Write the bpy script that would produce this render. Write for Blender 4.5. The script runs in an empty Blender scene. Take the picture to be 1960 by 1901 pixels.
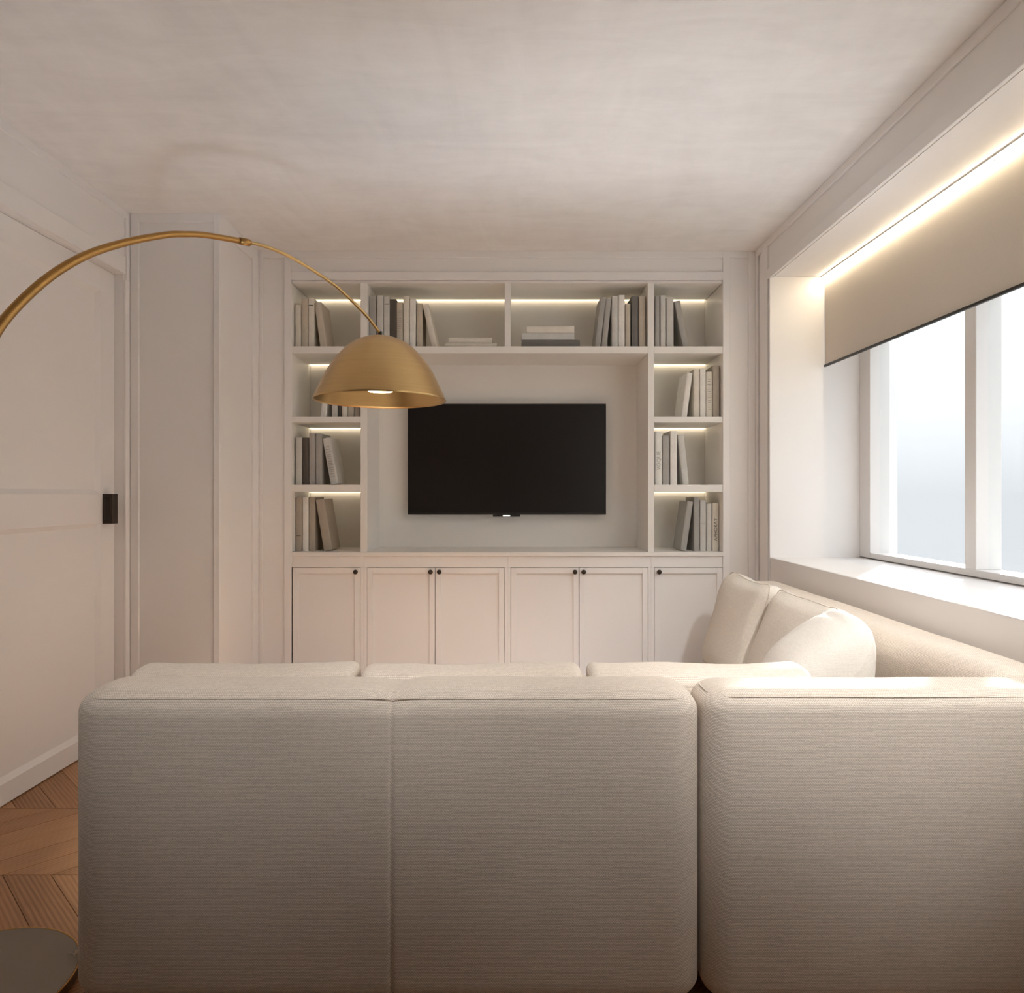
import bpy, bmesh, math, random
from mathutils import Vector, Matrix, noise as mnoise
random.seed(7)
sc = bpy.context.scene
C = sc.collection
PI = math.pi

# ------------------------------------------------------------------ camera, sky, sun, exposure
F, CX, CY, H = 1350.0, 980.0, 946.0, 1.171      # focal length (px), vanishing point, eye height (m)
cam_d = bpy.data.cameras.new('camera'); cam = bpy.data.objects.new('camera', cam_d); C.objects.link(cam)
cam.location = (0, 0, H); cam.rotation_euler = (PI/2, 0, 0)
cam_d.sensor_fit = 'HORIZONTAL'; cam_d.sensor_width = 36.0; cam_d.lens = 36.0*F/1960.0
cam_d.shift_y = -(950.5-CY)/1960.0
cam_d.clip_start = 0.02
sc.camera = cam

SKY_STRENGTH, SUN_STRENGTH, EXPOSURE = 0.48, 6.5, 0.92
SUN_DIR = Vector((-1.0, -1.4, -0.40))
world = bpy.data.worlds.new('sky'); sc.world = world; world.use_nodes = True
wn = world.node_tree; bg = wn.nodes['Background']
# overcast sky: brightness rises from the horizon to the zenith, pale ground haze below
tc_ = wn.nodes.new('ShaderNodeTexCoord'); sp_ = wn.nodes.new('ShaderNodeSeparateXYZ'); mr_ = wn.nodes.new('ShaderNodeMapRange')
wn.links.new(tc_.outputs['Generated'], sp_.inputs[0]); wn.links.new(sp_.outputs[2], mr_.inputs[0])
mr_.inputs[1].default_value = 0.0; mr_.inputs[2].default_value = 1.0
mr_.inputs[3].default_value = SKY_STRENGTH; mr_.inputs[4].default_value = SKY_STRENGTH*4.0
wn.links.new(mr_.outputs[0], bg.inputs[1])
bg.inputs[0].default_value = (0.93, 0.955, 1.0, 1)
sun_d = bpy.data.lights.new('sun', 'SUN'); sun_d.energy = SUN_STRENGTH; sun_d.angle = 0.03
sun_d.color = (1.0, 0.96, 0.91)
sun = bpy.data.objects.new('sun', sun_d); C.objects.link(sun)
sun.location = (6, 8, 4); sun.rotation_euler = SUN_DIR.to_track_quat('-Z', 'Y').to_euler()
sc.view_settings.view_transform = 'Standard'; sc.view_settings.look = 'None'
sc.view_settings.exposure = EXPOSURE; sc.view_settings.gamma = 1.0
sc.view_settings.use_curve_mapping = False
sc.cycles.use_denoising = True
sc.cycles.max_bounces = 14; sc.cycles.diffuse_bounces = 9; sc.cycles.glossy_bounces = 4
sc.cycles.transparent_max_bounces = 12
sc.cycles.sample_clamp_indirect = 6.0

# ------------------------------------------------------------------ materials
def new_mat(name):
    m = bpy.data.materials.new(name); m.use_nodes = True
    nt = m.node_tree
    return m, nt, nt.nodes['Principled BSDF']
class NB:
    """small helper that chains math nodes"""
    def __init__(s, nt): s.nt = nt
    def n(s, t): return s.nt.nodes.new(t)
    def link(s, a, b): s.nt.links.new(a, b)
    def m(s, op, a, b=None, c=None):
        n = s.n('ShaderNodeMath'); n.operation = op
        for i, v in enumerate((a, b, c)):
            if v is None: continue
            if isinstance(v, (int, float)): n.inputs[i].default_value = v
            else: s.link(v, n.inputs[i])
        return n.outputs[0]
    def noise(s, vec, scale, detail=3, rough=0.5, dist=0.0):
        n = s.n('ShaderNodeTexNoise'); n.inputs['Scale'].default_value = scale
        n.inputs['Detail'].default_value = detail; n.inputs['Roughness'].default_value = rough
        n.inputs['Distortion'].default_value = dist
        if vec is not None: s.link(vec, n.inputs['Vector'])
        return n
    def mapping(s, vec, scale=(1, 1, 1), rot=(0, 0, 0), loc=(0, 0, 0)):
        n = s.n('ShaderNodeMapping'); n.inputs['Scale'].default_value = scale
        n.inputs['Rotation'].default_value = rot; n.inputs['Location'].default_value = loc
        s.link(vec, n.inputs['Vector']); return n.outputs[0]
    def ramp(s, fac, stops):
        n = s.n('ShaderNodeValToRGB'); e = n.color_ramp.elements
        while len(e) < len(stops): e.new(0.5)
        for i, (p, c) in enumerate(stops): e[i].position = p; e[i].color = (*c, 1)
        s.link(fac, n.inputs[0]); return n.outputs[0]
    def mix(s, fac, a, b):
        n = s.n('ShaderNodeMix'); n.data_type = 'RGBA'
        for i, v in ((0, fac), (6, a), (7, b)):
            if isinstance(v, (int, float)): n.inputs[i].default_value = v
            elif isinstance(v, tuple): n.inputs[i].default_value = (*v, 1)
            else: s.link(v, n.inputs[i])
        return n.outputs[2]
    def bump(s, h, strength, dist, bsdf):
        n = s.n('ShaderNodeBump'); n.inputs['Strength'].default_value = strength
        n.inputs['Distance'].default_value = dist
        s.link(h, n.inputs['Height']); s.link(n.outputs[0], bsdf.inputs['Normal'])
    def coord(s, which):
        return s.n('ShaderNodeTexCoord').outputs[which]

def paint(name, col, rough=0.55, var=0.03):
    m, nt, b = new_mat(name); k = NB(nt)
    g = k.n('ShaderNodeNewGeometry').outputs['Position']
    f = k.noise(g, 1.6, 2)
    dark = tuple(c*(1-var) for c in col)
    k.link(k.mix(f.outputs[0], col, dark), b.inputs['Base Color'])
    b.inputs['Roughness'].default_value = rough
    b.inputs['Specular IOR Level'].default_value = 0.3
    fine = k.noise(g, 260, 2)
    k.bump(fine.outputs[0], 0.05, 0.001, b)
    return m
def plain(name, col, rough=0.5, metal=0.0, spec=0.5):
    m, nt, b = new_mat(name); k = NB(nt)
    g = k.coord('Object')
    f = k.noise(g, 40, 3)
    k.link(k.mix(f.outputs[0], col, tuple(c*0.9 for c in col)), b.inputs['Base Color'])
    b.inputs['Roughness'].default_value = rough; b.inputs['Metallic'].default_value = metal
    b.inputs['Specular IOR Level'].default_value = spec
    return m
def emit(name, col, strength):
    m, nt, b = new_mat(name)
    b.inputs['Base Color'].default_value = (*col, 1)
    b.inputs['Emission Color'].default_value = (*col, 1)
    b.inputs['Emission Strength'].default_value = strength
    return m

WALL = paint('wall_paint', (0.865, 0.848, 0.842))
JOINERY = paint('joinery_paint', (0.865, 0.849, 0.843), 0.42)
SHELF = paint('shelf_lacquer', (0.830, 0.815, 0.790), 0.42)
FRAME = paint('window_paint', (0.80, 0.78, 0.765), 0.35)
SILL = paint('sill_lacquer', (0.82, 0.80, 0.785), 0.35)
DARKWALL = paint('rear_room_paint', (0.09, 0.08, 0.073), 0.6)
SHADE_PARTITION = paint('shade_partition_paint', (0.06, 0.05, 0.042), 0.6)  # dark coat for the added wall that shades the sofa back

def make_ceiling():
    m, nt, b = new_mat('troweled_plaster'); k = NB(nt)
    g = k.n('ShaderNodeNewGeometry').outputs['Position']
    v1 = k.mapping(g, (1.5, 4.2, 1), (0, 0, 0.42))
    v2 = k.mapping(g, (3.5, 1.1, 1), (0, 0, -0.5))
    n1 = k.noise(v1, 1.4, 7, 0.62, 1.2); n2 = k.noise(v2, 1.1, 6, 0.6, 1.6)
    n3 = k.noise(k.mapping(g, (8, 46, 1), (0, 0, 0.3)), 1.0, 5, 0.65, 0.6)
    s = k.m('ADD', k.m('MULTIPLY', n1.outputs[0], 0.45), k.m('MULTIPLY', n2.outputs[0], 0.4))
    s = k.m('ADD', s, k.m('MULTIPLY', n3.outputs[0], 0.15))
    k.link(k.ramp(s, [(0.33, (0.770, 0.752, 0.745)), (0.5, (0.835, 0.820, 0.813)), (0.68, (0.890, 0.878, 0.872))]), b.inputs['Base Color'])
    b.inputs['Roughness'].default_value = 0.75; b.inputs['Specular IOR Level'].default_value = 0.2
    k.bump(n3.outputs[0], 0.12, 0.003, b)
    return m
CEIL = make_ceiling()

def make_fabric(name, light, dark, pu=0.0052, pv=0.00318, contrast=1.0):
    m, nt, b = new_mat(name); k = NB(nt)
    uvn = k.n('ShaderNodeUVMap').outputs[0]
    wob = k.noise(uvn, 55, 3, 0.6)
    wob2 = k.noise(uvn, 9, 2, 0.5)
    sep = k.n('ShaderNodeSeparateXYZ'); k.link(uvn, sep.inputs[0])
    u = k.m('ADD', k.m('DIVIDE', sep.outputs[0], pu), k.m('MULTIPLY', wob.outputs[0], 1.1))
    v = k.m('ADD', k.m('DIVIDE', sep.outputs[1], pv), k.m('MULTIPLY', wob2.outputs[0], 1.6))
    row = k.m('FLOOR', v)
    u2 = k.m('ADD', u, k.m('MULTIPLY', k.m('MODULO', row, 2.0), 0.5))
    hu = k.m('POWER', k.m('ABSOLUTE', k.m('SINE', k.m('MULTIPLY', u2, PI))), 0.45)
    hv = k.m('POWER', k.m('ABSOLUTE', k.m('SINE', k.m('MULTIPLY', v, PI))), 0.6)
    h = k.m('MULTIPLY', hu, hv)
    # every stitch a little different, some yarns darker along their length
    cell = k.n('ShaderNodeCombineXYZ')
    k.link(k.m('FLOOR', u2), cell.inputs[0]); k.link(row, cell.inputs[1])
    wn = k.n('ShaderNodeTexWhiteNoise'); k.link(cell.outputs[0], wn.inputs['Vector'])
    slub = k.noise(k.mapping(uvn, (14, 170, 1)), 1.0, 3, 0.6)
    big = k.noise(uvn, 5.0, 3)
    t = k.m('ADD', k.m('MULTIPLY', h, 0.72*contrast), k.m('MULTIPLY', wn.outputs[0], 0.16))
    t = k.m('ADD', t, k.m('MULTIPLY', slub.outputs[0], 0.30))
    t = k.m('ADD', t, k.m('MULTIPLY', big.outputs[0], 0.10))
    k.link(k.ramp(t, [(0.18, dark), (0.62, tuple((a*0.35+c*0.65) for a, c in zip(dark, light))), (1.0, light)]), b.inputs['Base Color'])
    b.inputs['Roughness'].default_value = 0.95; b.inputs['Specular IOR Level'].default_value = 0.1
    b.inputs['Sheen Weight'].default_value = 0.12; b.inputs['Sheen Roughness'].default_value = 0.6
    k.bump(h, 0.55, 0.0016, b)
    return m
FAB = make_fabric('boucle_weave', (0.80, 0.712, 0.620), (0.36, 0.292, 0.232))
FAB_FINE = make_fabric('fine_weave', (0.82, 0.765, 0.69), (0.54, 0.48, 0.41), 0.0048, 0.0034, 0.7)
FAB_PALE = make_fabric('pale_weave', (0.83, 0.79, 0.735), (0.66, 0.615, 0.56), 0.0038, 0.0026, 0.5)

def make_wood():
    m, nt, b = new_mat('oak_plank'); k = NB(nt)
    uv = k.n('ShaderNodeUVMap').outputs[0]
    info = k.n('ShaderNodeObjectInfo')
    off = k.n('ShaderNodeCombineXYZ')
    k.link(k.m('MULTIPLY', info.outputs['Random'], 37.0), off.inputs[0])
    k.link(k.m('MULTIPLY', info.outputs['Random'], 91.0), off.inputs[1])
    add = k.n('ShaderNodeVectorMath'); add.operation = 'ADD'
    k.link(uv, add.inputs[0]); k.link(off.outputs[0], add.inputs[1])
    p = add.outputs[0]
    wv = k.n('ShaderNodeTexWave'); wv.wave_type = 'BANDS'; wv.bands_direction = 'Y'
    wv.inputs['Scale'].default_value = 6; wv.inputs['Distortion'].default_value = 5
    wv.inputs['Detail'].default_value = 1.5; wv.inputs['Detail Scale'].default_value = 0.35
    k.link(k.mapping(p, (0.5, 4.0, 1)), wv.inputs['Vector'])
    fib = k.noise(k.mapping(p, (9, 190, 1)), 1.0, 5, 0.65)
    low = k.noise(k.mapping(p, (2.0, 9, 1)), 1.0, 3)
    t = k.m('ADD', k.m('MULTIPLY', wv.outputs[1], 0.20), k.m('MULTIPLY', fib.outputs[0], 0.50))
    t = k.m('ADD', t, k.m('MULTIPLY', low.outputs[0], 0.34))
    t = k.m('ADD', t, k.m('MULTIPLY', k.m('SUBTRACT', info.outputs['Random'], 0.5), 0.22))
    k.link(k.ramp(t, [(0.22, (0.190, 0.085, 0.034)), (0.5, (0.375, 0.188, 0.082)), (0.85, (0.530, 0.295, 0.145))]), b.inputs['Base Color'])
    b.inputs['Roughness'].default_value = 0.42; b.inputs['Specular IOR Level'].default_value = 0.4
    k.bump(fib.outputs[0], 0.12, 0.001, b)
    return m
WOOD = make_wood()

def make_brass(name, col, rough, col2=None):
    m, nt, b = new_mat(name); k = NB(nt)
    g = k.coord('Object')
    br = k.noise(k.mapping(g, (6, 6, 240)), 1.0, 3)
    k.link(k.mix(br.outputs[0], col, col2 or tuple(c*0.82 for c in col)), b.inputs['Base Color'])
    b.inputs['Metallic'].default_value = 1.0
    k.link(k.m('ADD', rough-0.05, k.m('MULTIPLY', br.outputs[0], 0.1)), b.inputs['Roughness'])
    return m
BRASS = make_brass('satin_brass', (0.64, 0.44, 0.20), 0.30)
BRASS_ARM = make_brass('aged_brass', (0.50, 0.29, 0.10), 0.36)
BRONZE = make_brass('brushed_bronze', (0.23, 0.20, 0.165), 0.42)
IRON = plain('blackened_bronze', (0.055, 0.042, 0.032), 0.42, 0.7)
BLACK = plain('black_plastic', (0.012, 0.010, 0.009), 0.45)
SCREEN = plain('tv_screen', (0.010, 0.0075, 0.0065), 0.34, 0.0, 0.35)
LED = emit('led_warm', (1.0, 0.84, 0.60), 1.9)
LED_WIN = emit('led_window', (1.0, 0.85, 0.62), 38.0)
BULB = emit('lamp_diffuser', (1.0, 0.70, 0.30), 14.0)
INDICATOR = emit('indicator', (1.0, 0.97, 0.92), 0.9)

def make_blind():
    m, nt, b = new_mat('roller_fabric'); k = NB(nt)
    g = k.n('ShaderNodeNewGeometry').outputs['Position']
    f = k.noise(k.mapping(g, (1, 340, 340)), 1.0, 2)
    k.link(k.mix(f.outputs[0], (0.74, 0.685, 0.62), (0.66, 0.605, 0.54)), b.inputs['Base Color'])
    b.inputs['Roughness'].default_value = 0.9; b.inputs['Specular IOR Level'].default_value = 0.1
    tr = k.n('ShaderNodeBsdfTranslucent'); tr.inputs[0].default_value = (0.62, 0.55, 0.46, 1)
    mx = k.n('ShaderNodeMixShader'); mx.inputs[0].default_value = 0.06
    out = nt.nodes['Material Output']
    k.link(b.outputs[0], mx.inputs[1]); k.link(tr.outputs[0], mx.inputs[2]); k.link(mx.outputs[0], out.inputs[0])
    k.bump(f.outputs[0], 0.2, 0.0006, b)
    return m
BLIND = make_blind()
def make_glass():
    m, nt, b = new_mat('window_glass'); k = NB(nt)
    tr = k.n('ShaderNodeBsdfTransparent'); tr.inputs[0].default_value = (0.97, 0.985, 0.985, 1)
    gl = k.n('ShaderNodeBsdfGlossy'); gl.inputs['Roughness'].default_value = 0.02
    mx = k.n('ShaderNodeMixShader'); mx.inputs[0].default_value = 0.03
    k.link(tr.outputs[0], mx.inputs[1]); k.link(gl.outputs[0], mx.inputs[2])
    k.link(mx.outputs[0], nt.nodes['Material Output'].inputs[0])
    return m
GLASS = make_glass()
def book_mat(name, rgb, rough=0.75):
    m, nt, b = new_mat(name); k = NB(nt)
    g = k.coord('Object')
    a = k.noise(k.mapping(g, (60, 60, 900)), 1.0, 2); c = k.noise(g, 14, 4)
    t = k.m('ADD', k.m('MULTIPLY', a.outputs[0], 0.5), k.m('MULTIPLY', c.outputs[0], 0.5))
    k.link(k.ramp(t, [(0.3, tuple(x*0.80 for x in rgb)), (0.7, rgb)]), b.inputs['Base Color'])
    b.inputs['Roughness'].default_value = rough; b.inputs['Specular IOR Level'].default_value = 0.25
    return m
BK = {'white': book_mat('book_white', (0.88, 0.865, 0.83)), 'cream': book_mat('book_cream', (0.80, 0.76, 0.68)),
      'beige': book_mat('book_beige', (0.62, 0.56, 0.47)), 'taupe': book_mat('book_taupe', (0.45, 0.405, 0.345)),
      'pale grey': book_mat('book_pale_grey', (0.66, 0.655, 0.63)), 'grey': book_mat('book_grey', (0.43, 0.42, 0.40)),
      'slate': book_mat('book_slate', (0.20, 0.195, 0.185)), 'charcoal': book_mat('book_charcoal', (0.105, 0.092, 0.08))}
PAGES = book_mat('book_pages', (0.66, 0.61, 0.52))
INK = plain('spine_ink', (0.10, 0.095, 0.085), 0.7)
INK_PALE = plain('spine_foil', (0.42, 0.41, 0.38), 0.6)

# ------------------------------------------------------------------ mesh helpers
def link(o, parent=None):
    C.objects.link(o)
    if parent is not None: o.parent = parent
    return o
def tag(o, label=None, cat=None, group=None, kind=None):
    if label: o['label'] = label
    if cat: o['category'] = cat
    if group: o['group'] = group
    if kind: o['kind'] = kind
    return o
def thing(name, label=None, cat=None, loc=(0, 0, 0), rot=(0, 0, 0), group=None, kind=None):
    o = bpy.data.objects.new(name, None); o.empty_display_size = 0.05
    o.location = loc; o.rotation_euler = rot; C.objects.link(o)
    return tag(o, label, cat, group, kind)
def obj(name, bm, mat, parent=None, world=True, smooth=False):
    """link a bmesh as one object; with world=True its coordinates are scene coordinates"""
    if parent is not None and world:
        p = parent; off = Vector()
        while p is not None: off += p.location; p = p.parent
        bmesh.ops.translate(bm, verts=bm.verts, vec=-off)
    me = bpy.data.meshes.new(name); bm.normal_update(); bm.to_mesh(me); bm.free()
    me.materials.append(mat)
    if smooth:
        for p in me.polygons: p.use_smooth = True
    return link(bpy.data.objects.new(name, me), parent)
def add_box(bm, x0, x1, y0, y1, z0, z1, bev=0.0):
    x0, x1 = min(x0, x1), max(x0, x1); y0, y1 = min(y0, y1), max(y0, y1); z0, z1 = min(z0, z1), max(z0, z1)
    r = bmesh.ops.create_cube(bm, size=1.0)
    for v in r['verts']:
        v.co = Vector(((x0+x1)/2+v.co.x*(x1-x0), (y0+y1)/2+v.co.y*(y1-y0), (z0+z1)/2+v.co.z*(z1-z0)))
    if bev:
        ed = {e for v in r['verts'] for e in v.link_edges}
        bmesh.ops.bevel(bm, geom=list(ed), offset=bev, segments=1, affect='EDGES', clamp_overlap=True)
    return bm
def box(name, x0, x1, y0, y1, z0, z1, mat, parent=None, bev=0.0015):
    return obj(name, add_box(bmesh.new(), x0, x1, y0, y1, z0, z1, bev), mat, parent)
def sweep(bm, pts, radii, seg=12, closed=False, cap=True):
    n = len(pts); rings = []; prev = None
    for i in range(n):
        a = pts[(i-1) % n] if closed or i > 0 else pts[i]
        b = pts[(i+1) % n] if closed or i < n-1 else pts[i]
        t = (b-a).normalized()
        if prev is None:
            up = Vector((0, 0, 1)) if abs(t.z) < 0.9 else Vector((1, 0, 0))
            nrm = t.cross(up).normalized()
        else:
            nrm = (prev - t*prev.dot(t)).normalized()
        prev = nrm; bn = t.cross(nrm)
        r = radii[i] if hasattr(radii, '__len__') else radii
        rings.append([bm.verts.new(pts[i]+(nrm*math.cos(2*PI*j/seg)+bn*math.sin(2*PI*j/seg))*r) for j in range(seg)])
    m = n if closed else n-1
    for i in range(m):
        A, B = rings[i], rings[(i+1) % n]
        for j in range(seg): bm.faces.new((A[j], A[(j+1) % seg], B[(j+1) % seg], B[j]))
    if cap and not closed:
        bm.faces.new(rings[0][::-1]); bm.faces.new(rings[-1])
    bmesh.ops.recalc_face_normals(bm, faces=bm.faces)
    return bm
def lathe(bm, prof, seg=64):
    rings = []
    for r, z in prof:
        if r < 1e-6: rings.append([bm.verts.new((0, 0, z))])
        else: rings.append([bm.verts.new((r*math.cos(2*PI*j/seg), r*math.sin(2*PI*j/seg), z)) for j in range(seg)])
    for A, B in zip(rings, rings[1:]):
        for j in range(seg):
            k = (j+1) % seg
            if len(A) == 1: bm.faces.new((A[0], B[j], B[k]))
            elif len(B) == 1: bm.faces.new((A[j], A[k], B[0]))
            else: bm.faces.new((A[j], A[k], B[k], B[j]))
    bmesh.ops.recalc_face_normals(bm, faces=bm.faces)
    return bm
def catmull(P, n=8):
    Q = [P[0]*2-P[1]] + list(P) + [P[-1]*2-P[-2]]; out = []
    for i in range(1, len(Q)-2):
        for k in range(n):
            t = k/n; a, b, c, d = Q[i-1], Q[i], Q[i+1], Q[i+2]
            out.append(0.5*((2*b)+(c-a)*t+(2*a-5*b+4*c-d)*t*t+(3*b-a-3*c+d)*t**3))
    out.append(P[-1]); return out
def axis_grid(h, r, mid, cs=6, extra=()):
    """positions along one axis of a rounded box, dense in the rounded ends"""
    a = [math.tan(PI/4*i/cs) for i in range(cs+1)]
    lo = [-h + r*(1-x) for x in reversed(a)]        # -h .. -(h-r)
    hi = [-x for x in reversed(lo)]
    inner = [lo[-1]+(hi[0]-lo[-1])*i/mid for i in range(1, mid)]
    g = lo+inner+hi
    for e in extra: g += [e-0.012, e-0.007, e-0.0035, e, e+0.0035, e+0.007, e+0.012]
    return sorted(set(round(v, 5) for v in g))
def rbox(half, rad, mid=(10, 4, 8), cs=5, disp=None, extra_x=()):
    """box of half sizes with elliptical rounded edges, UVs in metres by the dominant side"""
    bm = bmesh.new(); uvl = bm.loops.layers.uv.new('UVMap')
    G = [axis_grid(half[i], rad[i], mid[i], cs, extra_x if i == 0 else ()) for i in range(3)]
    cache = {}
    def vert(p):
        key = tuple(round(c, 5) for c in p)
        if key in cache: return cache[key]
        inn = [max(-(half[i]-rad[i]), min(half[i]-rad[i], p[i])) for i in range(3)]
        d = Vector([(p[i]-inn[i])/rad[i] for i in range(3)])
        q = Vector(p)
        if d.length > 1e-6 and sum(1 for c in d if abs(c) > 1e-6) > 1:
            d.normalize(); q = Vector([inn[i]+d[i]*rad[i] for i in range(3)])
        if disp: q = disp(q)
        cache[key] = bm.verts.new(q); return cache[key]
    for ax in range(3):
        b, c = [(1, 2), (0, 2), (0, 1)][ax]
        for s in (-1, 1):
            for i in range(len(G[b])-1):
                for j in range(len(G[c])-1):
                    P = []
                    for (ii, jj) in ((i, j), (i+1, j), (i+1, j+1), (i, j+1)):
                        p = [0, 0, 0]; p[ax] = s*half[ax]; p[b] = G[b][ii]; p[c] = G[c][jj]; P.append(p)
                    vs = [vert(p) for p in P]
                    if len(set(vs)) < 3: continue
                    try: f = bm.faces.new(vs)
                    except ValueError: continue
                    f.smooth = True
                    for l, p in zip(f.loops, P):
                        q = l.vert.co
                        l[uvl].uv = ((q[1], q[2]) if ax == 0 else (q[0], q[2]) if ax == 1 else (q[0], q[1]))
    bmesh.ops.recalc_face_normals(bm, faces=bm.faces)
    return bm
def loop_pts(hx, hz, r, y, n=7):
    """rounded rectangle in the xz plane"""
    out = []
    for cxs, czs, a0 in ((1, 1, 0), (-1, 1, PI/2), (-1, -1, PI), (1, -1, 1.5*PI)):
        for i in range(n+1):
            a = a0+PI/2*i/n
            out.append(Vector((cxs*(hx-r)+r*math.cos(a), y, czs*(hz-r)+r*math.sin(a))))
    return out
def px(x, y, Y): return Vector(((x-CX)*Y/F, Y, H-(y-CY)*Y/F))
def X_at(x, Y): return (x-CX)*Y/F
def Z_at(y, Y): return H-(y-CY)*Y/F

# ------------------------------------------------------------------ room dimensions (m)
ZC = 2.534                    # ceiling
XL, XR = -1.852, 1.363        # left wall face, right wall face
YB, YN = 3.95, -2.6           # bookcase wall face, wall behind the camera
XC, YCOL = -1.418, 3.42       # corner pier
ZS, ZH = 0.836, 2.318         # window sill, window niche head
YW0, YW1 = 0.45, 3.74        # window niche along the wall
XG = 1.888                    # glass

# ------------------------------------------------------------------ floor
floor = box('floor', -2.1, 2.1, YN-0.2, 4.5, -0.2, -0.008, WOOD, None, 0); tag(floor, kind='structure')
SW, PW, Y0F, X0F = 0.4618, 0.149, 2.1685, -1.4165
def plank_bm(bm, x, y, up, uvl, off=(0, 0), g=0.0011):
    s = 1 if up else -1
    # parallelogram: bottom edge at y, top edge at y+SW, slanted 45 degrees
    def P(a, b, z):
        yy = y+b*(SW-2*g)+g; xx = x+g+a*(PW-2*g)+(s*b*SW if up else s*b*SW+SW)
        return Vector((xx, yy, z))
    q = [P(0, 0, 0), P(1, 0, 0), P(1, 1, 0), P(0, 1, 0)]
    lo = [bm.verts.new(v-Vector((0, 0, 0.012))) for v in q]; e = 0.0008
    c = sum(q, Vector())/4
    hi = [bm.verts.new(v-Vector((0, 0, e))) for v in q]
    tp = [bm.verts.new(v+(c-v).normalized()*0.002) for v in q]
    fs = [bm.faces.new(tp)]
    for i in range(4):
        k = (i+1) % 4
        fs.append(bm.faces.new((lo[i], lo[k], hi[k], hi[i]))); fs.append(bm.faces.new((hi[i], hi[k], tp[k], tp[i])))
    r2 = math.sqrt(0.5)
    for f in fs:
        for l in f.loops:
            dx, dy = l.vert.co.x-x, l.vert.co.y-y
            along = (dx*s+dy)*r2; across = (dx-s*dy)*r2
            l[uvl].uv = (along+off[0], across+off[1])
pm = {}
for up in (True, False):
    bm = bmesh.new(); uvl = bm.loops.layers.uv.new('UVMap'); plank_bm(bm, 0, 0, up, uvl)
    me = bpy.data.meshes.new('plank_up' if up else 'plank_down'); bm.normal_update(); bm.to_mesh(me); bm.free()
    me.materials.append(WOOD); pm[up] = me
rest = bmesh.new(); ruv = rest.loops.layers.uv.new('UVMap')
rows = range(-11, 5)
for r in rows:
    y = Y0F+r*SW; up = (r % 2 == 0)
    base = X0F if up else X0F+SW*(0)-0.0
    for i in range(-12, 26):
        x = X0F+i*PW-(0 if up else 0)
        xa = x if up else x-0.0
        xs = xa
        # slanted boards start on the row's lower joint; the other slant starts one row width over
        mx = xs+SW/2+PW/2
        if mx < -2.25 or mx > 1.6: continue
        if -2.05 < mx < -0.75 and r in (-2, -1, 0, 1, 2):
            p = bpy.data.objects.new('plank', pm[up]); p.location = (xs, y, 0.0-(-0.008)) ; link(p, floor)
            p.location = (xs, y, 0.0)
        else:
            plank_bm(rest, xs, y, up, ruv, (i*1.37+r*7.1, i*0.71+r*3.3))
ro = obj('planks', rest, WOOD, floor, world=False); tag(ro, kind='stuff')

# ------------------------------------------------------------------ ceiling
ceiling = box('ceiling', -2.1, 2.1, YN-0.2, 4.5, ZC, ZC+0.15, CEIL, None, 0); tag(ceiling, kind='structure')
# unseen ceiling spots added as fill light, above and behind the sofa
FILL_LENS = emit('fill_spot_lens', (1.0, 0.95, 0.88), 6.0)
def fill_spot(x, y, watt, tilt_to, size):
    bm = bmesh.new(); lathe(bm, [(0.030, ZC-0.001), (0.044, ZC-0.001), (0.046, ZC-0.004), (0.044, ZC-0.006), (0.032, ZC-0.006), (0.030, ZC-0.001)], 32)
    bmesh.ops.translate(bm, verts=bm.verts, vec=(x, y, 0)); obj('fill_spot_ring', bm, FRAME, ceiling)
    bm = bmesh.new(); lathe(bm, [(0, ZC-0.002), (0.030, ZC-0.002), (0.030, ZC-0.0005), (0, ZC-0.0005)], 24)
    bmesh.ops.translate(bm, verts=bm.verts, vec=(x, y, 0)); obj('fill_spot_lens', bm, FILL_LENS, ceiling)
    l = bpy.data.lights.new('fill_spot', 'SPOT'); l.energy = watt; l.color = (1.0, 0.98, 0.96); l.shadow_soft_size = 0.08
    l.spot_size = math.radians(size); l.spot_blend = 1.0
    o = bpy.data.objects.new('fill_spot', l); link(o, ceiling); o.location = (x, y, ZC-0.03)
    o.rotation_euler = (Vector(tilt_to)-Vector((x, y, ZC))).to_track_quat('-Z', 'Y').to_euler()
fill_spot(0.80, 1.86, 18, (0.85, 2.75, 0.4), 92)
for dx_, dw_ in ((-0.60, 76), (0.15, 82), (0.90, 160)):
    fill_spot(dx_, 0.0, dw_, (dx_*0.95, 3.05, 0.0), 38)

# unseen floor spots added as fill light behind the shading partition, aimed up
def fill_uplight(x, y, watt, aim, size):
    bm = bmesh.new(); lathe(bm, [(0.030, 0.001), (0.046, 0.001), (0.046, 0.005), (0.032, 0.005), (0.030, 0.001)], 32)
    bmesh.ops.translate(bm, verts=bm.verts, vec=(x, y, 0)); obj('fill_uplight_ring', bm, BRONZE, floor)
    l = bpy.data.lights.new('fill_uplight', 'SPOT'); l.energy = watt; l.color = (0.86, 0.93, 1.0); l.shadow_soft_size = 0.10
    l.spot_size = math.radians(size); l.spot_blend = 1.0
    o = bpy.data.objects.new('fill_uplight', l); link(o, floor); o.location = (x, y, 0.03)
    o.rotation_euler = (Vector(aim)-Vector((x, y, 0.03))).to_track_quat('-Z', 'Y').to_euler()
fill_uplight(0.95, -0.35, 235, (0.20, 3.9, 2.15), 50); fill_uplight(-0.75, -0.35, 70, (-1.3, 3.0, 1.9), 56)

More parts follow.
